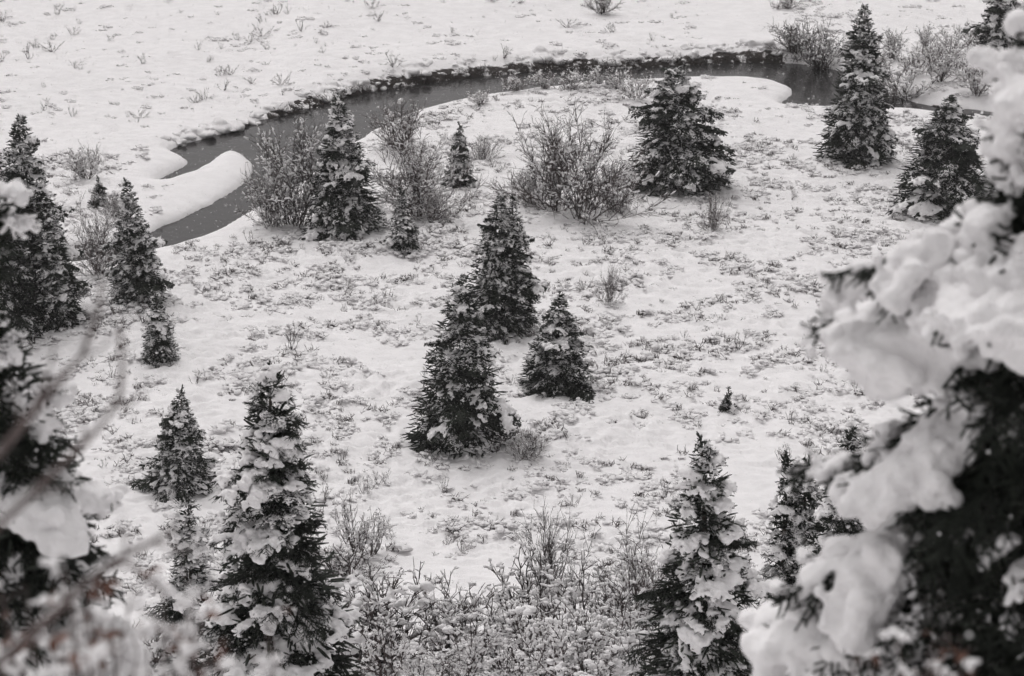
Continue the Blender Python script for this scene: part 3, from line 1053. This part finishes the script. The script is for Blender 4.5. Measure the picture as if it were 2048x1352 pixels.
# countable tufts: on the smooth far bank, and the taller ones on the near meadow
rs = np.random.default_rng(17)
cnt = 0
while cnt < 120:
    if cnt % 4 == 0 or rs.random() < 0.25:
        u0 = rs.uniform(-10, 1620); v0 = rs.uniform(4, 300)
    u = u0 + rs.normal(0, 26); v = v0 + rs.normal(0, 9)
    x, y = on_plane(u, v, 0)
    if not is_far(x, y) or river_sd(np.array([x]), np.array([y]))[0] < 1.2 or v < 2 or rs.random() > 0.35 + 0.65 * (u < 900):
        u0 = rs.uniform(-10, 1620); v0 = rs.uniform(4, 300)
        continue
    bush('sprig', "small dark twig tuft poking out of the smooth far bank snow", (x, y, T(x, y) - 0.05), 0.22 + 0.75 * rs.random() ** 2.2, "willow_tuft", "tufts on the far bank", "twig tuft", rs.uniform(0.9, 1.7))
    cnt += 1
cnt = 0
while cnt < 90:
    u = rs.uniform(120, 1720); v = rs.uniform(300, 1130)
    x, y = on_plane(u, v, 0)
    if is_far(x, y) or river_sd(np.array([x]), np.array([y]))[0] < 1.0: continue
    if rs.random() < drift(np.array([x]), np.array([y]))[0] * 1.2: continue
    bush('sprig', "thin bare twig tuft standing up from the bumpy near meadow", (x, y, T(x, y) - 0.05), rs.uniform(0.4, 0.9), "willow_tuft", "tufts on the near meadow", "twig tuft", rs.uniform(0.7, 1.2))
    cnt += 1


# ------------------------------------------------------------------ low brush all over the meadow (nobody could count it)
def clump_proto(seed, ntw, h, nsnow, dark=1.0):
    r = np.random.default_rng(seed)
    mb = MB()
    az = r.random(ntw) * 6.283; tilt = r.uniform(0.3, 1.35, ntw)
    d = np.stack([np.cos(az) * np.sin(tilt), np.sin(az) * np.sin(tilt), np.cos(tilt)], 1)
    p = r.normal(0, 0.10, (ntw, 3)) * np.array([1, 1, 0.0])
    q = p + d * (h * r.uniform(0.6, 1.25, ntw))[:, None]
    mid = (p + q) / 2 + r.normal(0, 0.02, p.shape) + np.array([0, 0, 0.02])
    for a, b, r0, r1 in ((p, mid, 0.013, 0.010), (mid, q, 0.010, 0.004)):
        V, Fq = tubes(a, b, [0, 1], np.tile(np.array([[r0, r1]]) * dark, (ntw, 1)), 3)
        mb.add(V, Fq, 0)
    # side twigs
    e = norm(d + r.normal(0, 0.6, d.shape))
    V, Fq = tubes(mid, mid + e * h * 0.4, [0, 1], np.tile([[0.010, 0.004]], (ntw, 1)), 3)
    mb.add(V, Fq, 0)
    me = mb.mesh("brush_clump", [M_twig, M_snow])
    if not nsnow:
        return me, None
    mb = MB()
    for k in range(nsnow):
        c0 = r.normal(0, 0.17, 3) * np.array([1.25, 1.25, 0]) + np.array([0, 0, h * r.uniform(0.3, 0.75)])
        rad = r.uniform(0.06, 0.15)
        c = c0 + r.normal(0, 0.8, (4, 3)) * rad * np.array([1.4, 1.4, 0.45])
        q = rad * r.uniform(0.55, 1.0, 4)
        V, Fa = blobs(c, np.stack([q * 1.4, q * 1.05, q * 0.55], 1), ICO1, 0.2, seed * 50 + k)
        mb.add(V, Fa, 0)
    return me, melt(mb.mesh("brush_snow", [M_snow]), 0.024, 2)


PROTO = [clump_proto(201, 4, 0.17, 8), clump_proto(202, 6, 0.22, 8), clump_proto(203, 5, 0.18, 7), clump_proto(204, 10, 0.28, 4),
         clump_proto(205, 6, 0.2, 6), clump_proto(206, 12, 0.32, 3), clump_proto(207, 8, 0.34, 0), clump_proto(208, 10, 0.28, 1)]


def scatter(name, label, pts, rz, sc, idx, protos):
    me = bpy.data.meshes.new(name)
    me.vertices.add(len(pts)); me.vertices.foreach_set("co", np.asarray(pts, np.float32).ravel())
    for nm, ty, arr in (("rz", 'FLOAT', rz), ("sc", 'FLOAT', sc), ("idx", 'INT', idx)):
        a = me.attributes.new(nm, ty, 'POINT')
        a.data.foreach_set("value", np.asarray(arr, np.float32 if ty == 'FLOAT' else np.int32))
    o = link(name, me)
    ng = bpy.data.node_groups.new(name, 'GeometryNodeTree')
    ng.interface.new_socket("Geometry", in_out='INPUT', socket_type='NodeSocketGeometry')
    ng.interface.new_socket("Geometry", in_out='OUTPUT', socket_type='NodeSocketGeometry')
    N, Lk = ng.nodes, ng.links
    gi = N.new("NodeGroupInput"); go = N.new("NodeGroupOutput")
    iop = N.new("GeometryNodeInstanceOnPoints")
    jg = N.new("GeometryNodeJoinGeometry")
    for k, pm in enumerate(protos):
        pair = N.new("GeometryNodeJoinGeometry")
        for part in pm:
            if part is None: continue
            po = bpy.data.objects.new("brush_clump", part)
            oi = N.new("GeometryNodeObjectInfo")
            oi.inputs['Object'].default_value = po
            Lk.new(oi.outputs['Geometry'], pair.inputs[0])
        g2i = N.new("GeometryNodeGeometryToInstance")
        Lk.new(pair.outputs[0], g2i.inputs[0])
        Lk.new(g2i.outputs[0], jg.inputs[0])

    def attr(nm, ty):
        n = N.new("GeometryNodeInputNamedAttribute"); n.data_type = ty; n.inputs['Name'].default_value = nm
        return n.outputs[0]
    cx = N.new("ShaderNodeCombineXYZ")
    Lk.new(attr("rz", 'FLOAT'), cx.inputs[2])
    e2r = N.new("FunctionNodeEulerToRotation"); Lk.new(cx.outputs[0], e2r.inputs[0])
    Lk.new(gi.outputs[0], iop.inputs['Points']); Lk.new(jg.outputs[0], iop.inputs['Instance'])
    iop.inputs['Pick Instance'].default_value = True
    Lk.new(attr("idx", 'INT'), iop.inputs['Instance Index'])
    Lk.new(e2r.outputs[0], iop.inputs['Rotation'])
    Lk.new(attr("sc", 'FLOAT'), iop.inputs['Scale'])
    Lk.new(iop.outputs[0], go.inputs[0])
    md = o.modifiers.new("scatter", 'NODES'); md.node_group = ng
    tag(o, label, None, None, "stuff")
    return o


def brush_points():
    r = np.random.default_rng(31)
    N = 82000
    y = np.sqrt(r.uniform(74 ** 2, 200 ** 2, N)); x = y * np.tan(np.radians(r.uniform(-13.5, 13.5, N)))
    sd = river_sd(x, y); far = is_far(x, y)
    n1 = perlin(x / 4.2, y / 4.2, 21); n2 = perlin(x / 1.5, y / 1.5, 22)
    p = np.clip(0.42 + 0.8 * n1 + 0.65 * n2, 0.04, 1)
    p = p * (1 - 0.97 * drift(x, y)) * sstep(0.5, 1.8, sd)
    p = np.where(far, 0.07 * np.clip(0.6 + 1.4 * n1, 0, 1) * (x < 12) + (x > 17) * 0.35 * p, p)
    p = np.where(far & (sd > 0.9) & (sd < 3.0) & (x > -16), np.maximum(p, 0.16), p)
    keep = r.random(N) < p * 0.58
    x, y, far = x[keep], y[keep], far[keep]
    z = terrain(x, y) - 0.05
    sc = 0.76 * (0.35 + 1.15 * r.random(len(x)) ** 1.6 + 0.35 * np.clip(n1[keep], 0, 1)) * np.where(far, 0.8, 1)
    idx = np.where(n2[keep] + 0.3 * r.normal(0, 1, len(x)) > 0.3, r.integers(3, 8, len(x)), r.choice([0, 0, 1, 2, 2, 4, 3], len(x))); idx = np.where(far, r.integers(6, 8, len(x)), idx)
    return np.stack([x, y, z], 1), r.random(len(x)) * 6.283, sc, idx


bp = brush_points()
scatter("low_brush", "low snow dusted dwarf brush all over the meadow", *bp, PROTO)


# ------------------------------------------------------------------ overhanging brush and snow lumps on the cut bank
def bank_dressing():
    r = np.random.default_rng(41)
    A = RIVER_FINE
    sel = (is_far(A[:, 0], A[:, 1] + 0.6)) & (A[:, 0] > -14) & (A[:, 0] < 18)
    A = A[sel]
    mb = MB()
    pts = A[r.integers(0, len(A), 1500)] + np.stack([r.uniform(-0.5, 0.5, 1500), r.uniform(-0.05, 0.45, 1500)], 1)
    z = r.uniform(WATER_Z + 0.1, 0.25, 1500)
    P0 = np.column_stack([pts, z])
    d = norm(np.column_stack([r.normal(0, 0.6, 1500), -np.abs(r.normal(0.5, 0.3, 1500)), r.normal(-0.25, 0.5, 1500)]))
    V, Fq = tubes(P0, P0 + d * r.uniform(0.15, 0.45, (1500, 1)), [0, 1], np.tile([[0.02, 0.006]], (1500, 1)), 3)
    mb.add(V, Fq, 0)
    o = link("bank_roots", mb.mesh("bank_roots", [M_twig]))
    tag(o, "dark roots and hanging brush on the cut river bank", None, None, "stuff")
    n = 280
    A0 = RIVER_FINE
    A = A0[is_far(A0[:, 0], A0[:, 1] + 0.6) & (A0[:, 0] > -30) & (A0[:, 0] < 18)]
    pts = A[r.integers(0, len(A), n)] + np.stack([r.uniform(-0.6, 0.6, n), r.uniform(0.55, 2.0, n)], 1)
    rad = r.uniform(0.08, 0.34, n) * (0.5 + 0.9 * np.clip(0.5 + perlin(pts[:, 0] / 2.5, pts[:, 1] / 2.5, 9), 0, 1))
    zz = terrain(pts[:, 0], pts[:, 1], fine=False)
    lowm = r.random(n) < 0.12
    zz = np.where(lowm, WATER_Z + 0.25 * r.random(n), np.maximum(zz, -0.15))
    V, Fa = blobs(np.column_stack([pts, zz]), np.stack([rad * 1.5, rad * 1.1, rad * 0.6], 1), ICO2, 0.16, 3)
    mb = MB(); mb.add(V, Fa)
    for k in range(3):
        off = r.normal(0, 0.8, (n, 3)) * rad[:, None] * np.array([1.4, 0.9, 0.4])
        q = rad * r.uniform(0.4, 0.8, n)
        V, Fa = blobs(np.column_stack([pts, zz]) + off, np.stack([q * 1.4, q * 1.1, q * 0.7], 1), ICO2, 0.2, 30 + k)
        mb.add(V, Fa)
    o = link("bank_snow", melt(mb.mesh("bank_snow", [M_snow]), 0.08, 2))
    tag(o, "rounded snow lumps along the lip of the cut river bank", None, None, "stuff")


bank_dressing()


# ------------------------------------------------------------------ close, out-of-focus branches and rust-leaved shrubs
def snowy_branch(parent, paths, name="branch"):
    for pts, r0, r1 in paths:
        P = np.array(pts)
        # resample smoothly
        t = np.linspace(0, len(P) - 1, 6 * (len(P) - 1) + 1)
        Q = np.stack([np.interp(t, np.arange(len(P)), P[:, k]) for k in range(3)], 1)
        for _ in range(3):
            Q[1:-1] = 0.5 * Q[1:-1] + 0.25 * (Q[:-2] + Q[2:])
        s = np.linspace(0, 1, len(Q))
        rad = r0 + (r1 - r0) * s
        V, Fq = chain(Q, rad, 8)
        b = link(name, mesh_from(name, V, [(Fq, 0)], [M_branch]), parent)
        sn = 0.8 * rad * np.clip(0.35 + 1.1 * perlin(s * 7, s * 0 + r0 * 900, 3), 0.0, 1.3)
        sn[0] = sn[-1] = 0.0
        V, Fq = chain(Q + np.stack([s * 0, s * 0, rad * 0.95], 1), sn + 0.0005, 7)
        link("snow_strip", mesh_from("snow_strip", V, [(Fq, 0)], [M_snow]), b)


def rel(pts, base):
    return [tuple(np.array(p) - np.array(base)) for p in pts]


def near_branches():
    y = 7.0
    bx, by, bz = at_dist(-260, y)
    root = empty("leafless_shrub", (bx, by, bz), "out-of-focus leafless branches reaching up from the left edge, snow along their tops", "shrub")
    base = (bx, by, bz)
    pA = [base, point(-140, 1080, 7.0), point(0, 905, 7.0), point(100, 782, 7.05), point(160, 712, 7.1), point(195, 640, 7.1), point(205, 560, 7.1)]
    pB = [base, point(-120, 1180, 6.8), point(0, 1045, 6.8), point(130, 925, 6.8), point(212, 838, 6.85), point(245, 780, 6.9), point(240, 650, 6.9)]
    pC = [base, point(-160, 1420, 6.6), point(0, 1325, 6.6), point(130, 1205, 6.6), point(210, 1130, 6.6), point(300, 1085, 6.6), point(345, 1060, 6.6)]
    pD = [point(60, 830, 7.02), point(95, 760, 7.05), point(108, 690, 7.1)]
    pE = [point(190, 1150, 6.6), point(255, 1120, 6.7), point(330, 1190, 6.75)]
    snowy_branch(root, [(rel(pA, base), 0.016, 0.005), (rel(pB, base), 0.015, 0.005), (rel(pC, base), 0.018, 0.006),
                        (rel(pD, base), 0.007, 0.004), (rel(pE, base), 0.008, 0.004)]
                 + [(rel([point(u0, v0, yy), point((u0 + u1) / 2 + 6, (v0 + v1) / 2 + 8, yy), point(u1, v1, yy + 0.05)], base), 0.0055, 0.002)
                    for u0, v0, u1, v1, yy in ((40, 850, 20, 760, 7.03), (150, 720, 240, 660, 7.1), (60, 990, 150, 960, 6.8), (170, 880, 150, 800, 6.83), (228, 815, 300, 770, 6.88),
                                               (60, 1270, 150, 1255, 6.6), (130, 1205, 120, 1110, 6.6), (250, 1110, 240, 1020, 6.6), (300, 1085, 400, 1100, 6.62), (190, 650, 165, 590, 7.1))])


near_branches()


def leaf_mesh():
    u = np.linspace(0, 1, 6)
    w = 0.5 * np.sin(math.pi * np.clip(u, 0.02, 0.98)) ** 0.8 * (1 - 0.25 * u)
    V = []
    for s, wi in zip(u, w):
        for k in (-1, 0, 1):
            V.append((s - 0.0, k * wi * 0.62, 0.10 * abs(k) + 0.12 * math.sin(s * 3.0)))
    V = np.array(V)
    Fq = [[3 * i + j, 3 * i + j + 1, 3 * i + j + 4, 3 * i + j + 3] for i in range(5) for j in range(2)]
    V2 = np.concatenate([V, V - np.array([0, 0, 0.03])])
    Fq = np.array(Fq)
    return mesh_from("leaf", V2, [(Fq, 0), (Fq[:, ::-1] + len(V), 0)], [M_leaf])


LEAF = leaf_mesh()


def rust_shrub(label, u0, u1, v0, v1, y0, y1, seed, nst=16, nleaf=110, nsnow=46):
    r = np.random.default_rng(seed)
    uc = (u0 + u1) / 2; yc = (y0 + y1) / 2
    base = np.array(at_dist(uc, yc))
    root = empty("rust_leaved_shrub", base, label, "shrub", "rust leaved shrubs")
    mb = MB(); tips = []
    for _ in range(nst):
        e = point(r.uniform(u0, u1), r.uniform(v0, v1), r.uniform(y0, y1)) - base
        s = np.array([e[0] * 0.55 + r.normal(0, 0.05), e[1] * 0.5, -0.15])
        m = (s + e) / 2 + r.normal(0, 0.05, 3)
        t = np.linspace(0, 1, 9)[:, None]
        Q = (1 - t) ** 2 * s + 2 * t * (1 - t) * m + t * t * e
        V, Fq = chain(Q, np.linspace(0.008, 0.003, 9), 5)
        mb.add(V, Fq)
        for k in range(4, 9):
            tips.append(Q[k])
            if r.random() < 0.8:
                d = norm(r.normal(0, 1, 3) + np.array([0, -0.2, 0.5])) * r.uniform(0.06, 0.16)
                V, Fq = chain(np.array([Q[k], Q[k] + d * 0.6 + r.normal(0, 0.01, 3), Q[k] + d]), [0.003, 0.0025, 0.002], 4)
                mb.add(V, Fq); tips.append(Q[k] + d)
    link("stems", mb.mesh("stems", [M_branch]), root)
    tips = np.array(tips)
    for k in range(nleaf):
        p = tips[r.integers(len(tips))] + r.normal(0, 0.012, 3)
        link("leaf", LEAF, root, p, (r.normal(0, 0.6), r.uniform(0.0, 1.2), r.random() * 6.28), r.uniform(0.035, 0.065))
    for k in range(nsnow):
        p = tips[r.integers(len(tips))]
        rad = r.uniform(0.012, 0.026)
        ax = norm(r.normal(0, 1, 3) * np.array([1, 1, 0.35]))
        c = ax[None] * r.uniform(-2.2, 2.2, (9, 1)) * rad + r.normal(0, 0.5, (9, 3)) * rad
        q = r.uniform(0.4, 1.0, 9) * rad
        V, Fa = blobs(c, np.stack([q * 1.2, q, q * 0.85], 1), ICO1, 0.18, seed * 100 + k)
        m_ = MB(); m_.add(V, Fa)
        link("snow_clump", melt(m_.mesh("snow_clump", [M_snow]), 0.009, 2), root, p + np.array([0, 0, rad * 0.5]), (0, 0, 0))


rust_shrub("out-of-focus snowy shrub with rust-brown leaves filling the bottom left corner", -60, 430, 1160, 1400, 8.5, 9.8, 51, nst=46, nleaf=300, nsnow=190)
rust_shrub("out-of-focus shrub with a few rust-brown leaves in the bottom right corner", 1640, 2060, 1260, 1420, 9.0, 10.2, 52, nst=14, nleaf=60, nsnow=36)
rust_shrub("single blurred leafy twig capped with snow at the foot of the tall capped spruce", 500, 548, 1225, 1420, 8.0, 8.2, 53, nst=3, nleaf=6, nsnow=4)


# ------------------------------------------------------------------ falling snow
def falling_snow():
    r = np.random.default_rng(61)
    N = 66000
    y = r.uniform(8 ** 1.8, 185 ** 1.8, N) ** (1 / 1.8)
    x = y * r.uniform(-0.25, 0.25, N)
    zlo = terrain(x, y, fine=False)
    zhi = np.minimum(CAMZ + 2 - y * 0.1, 36)
    z = zlo + 0.2 + r.random(N) * np.maximum(zhi - zlo, 1)
    s = r.uniform(0.005, 0.012, N)
    V0 = np.array([[1, 0.1, -0.6], [-0.8, 0.9, -0.5], [-0.7, -1, -0.4], [0.1, 0.0, 1.0]])
    a = r.random(N) * 6.28
    c, sn = np.cos(a)[:, None], np.sin(a)[:, None]
    X = V0[None, :, 0] * c - V0[None, :, 1] * sn; Y = V0[None, :, 0] * sn + V0[None, :, 1] * c
    V = np.stack([X, Y, np.broadcast_to(V0[None, :, 2], X.shape)], -1) * s[:, None, None] + np.stack([x, y, z], 1)[:, None, :]
    F0 = np.array([[0, 1, 3], [1, 2, 3], [2, 0, 3], [0, 2, 1]])
    Fa = (F0[None] + (np.arange(N) * 4)[:, None, None]).reshape(-1, 3)
    o = link("falling_snow", mesh_from("falling_snow", V.reshape(-1, 3), [(Fa, 0)], [M_flake]))
    tag(o, "fine snowflakes falling through the valley air", None, None, "stuff")


falling_snow()


# ------------------------------------------------------------------ thin snowfall haze
def haze():
    import bmesh
    bm = bmesh.new()
    bmesh.ops.create_cube(bm, size=1.0)
    me = bpy.data.meshes.new("haze")
    bm.to_mesh(me); bm.free()
    m = bpy.data.materials.new("haze")
    m.use_nodes = True
    nt = m.node_tree
    nt.nodes.clear()
    o_ = nt.nodes.new("ShaderNodeOutputMaterial")
    v = nt.nodes.new("ShaderNodeVolumePrincipled")
    v.inputs['Color'].default_value = (0.92, 0.91, 0.915, 1)
    v.inputs['Density'].default_value = HAZE
    nt.links.new(v.outputs[0], o_.inputs['Volume'])
    me.materials.append(m)
    o = link("haze", me)
    zl, zh = -4.0, 42.0
    o.location = (0, 0, (zl + zh) / 2)
    o.scale = (3300, 3300, zh - zl)
    tag(o, "thin haze of falling snow", None, None, "stuff")


HAZE = 0.0003
if HAZE > 0:
    haze()
print("boughs and pads:", N_BOUGH[0], "brush:", len(bp[0]))
bpy.data.scenes.remove(MELT)
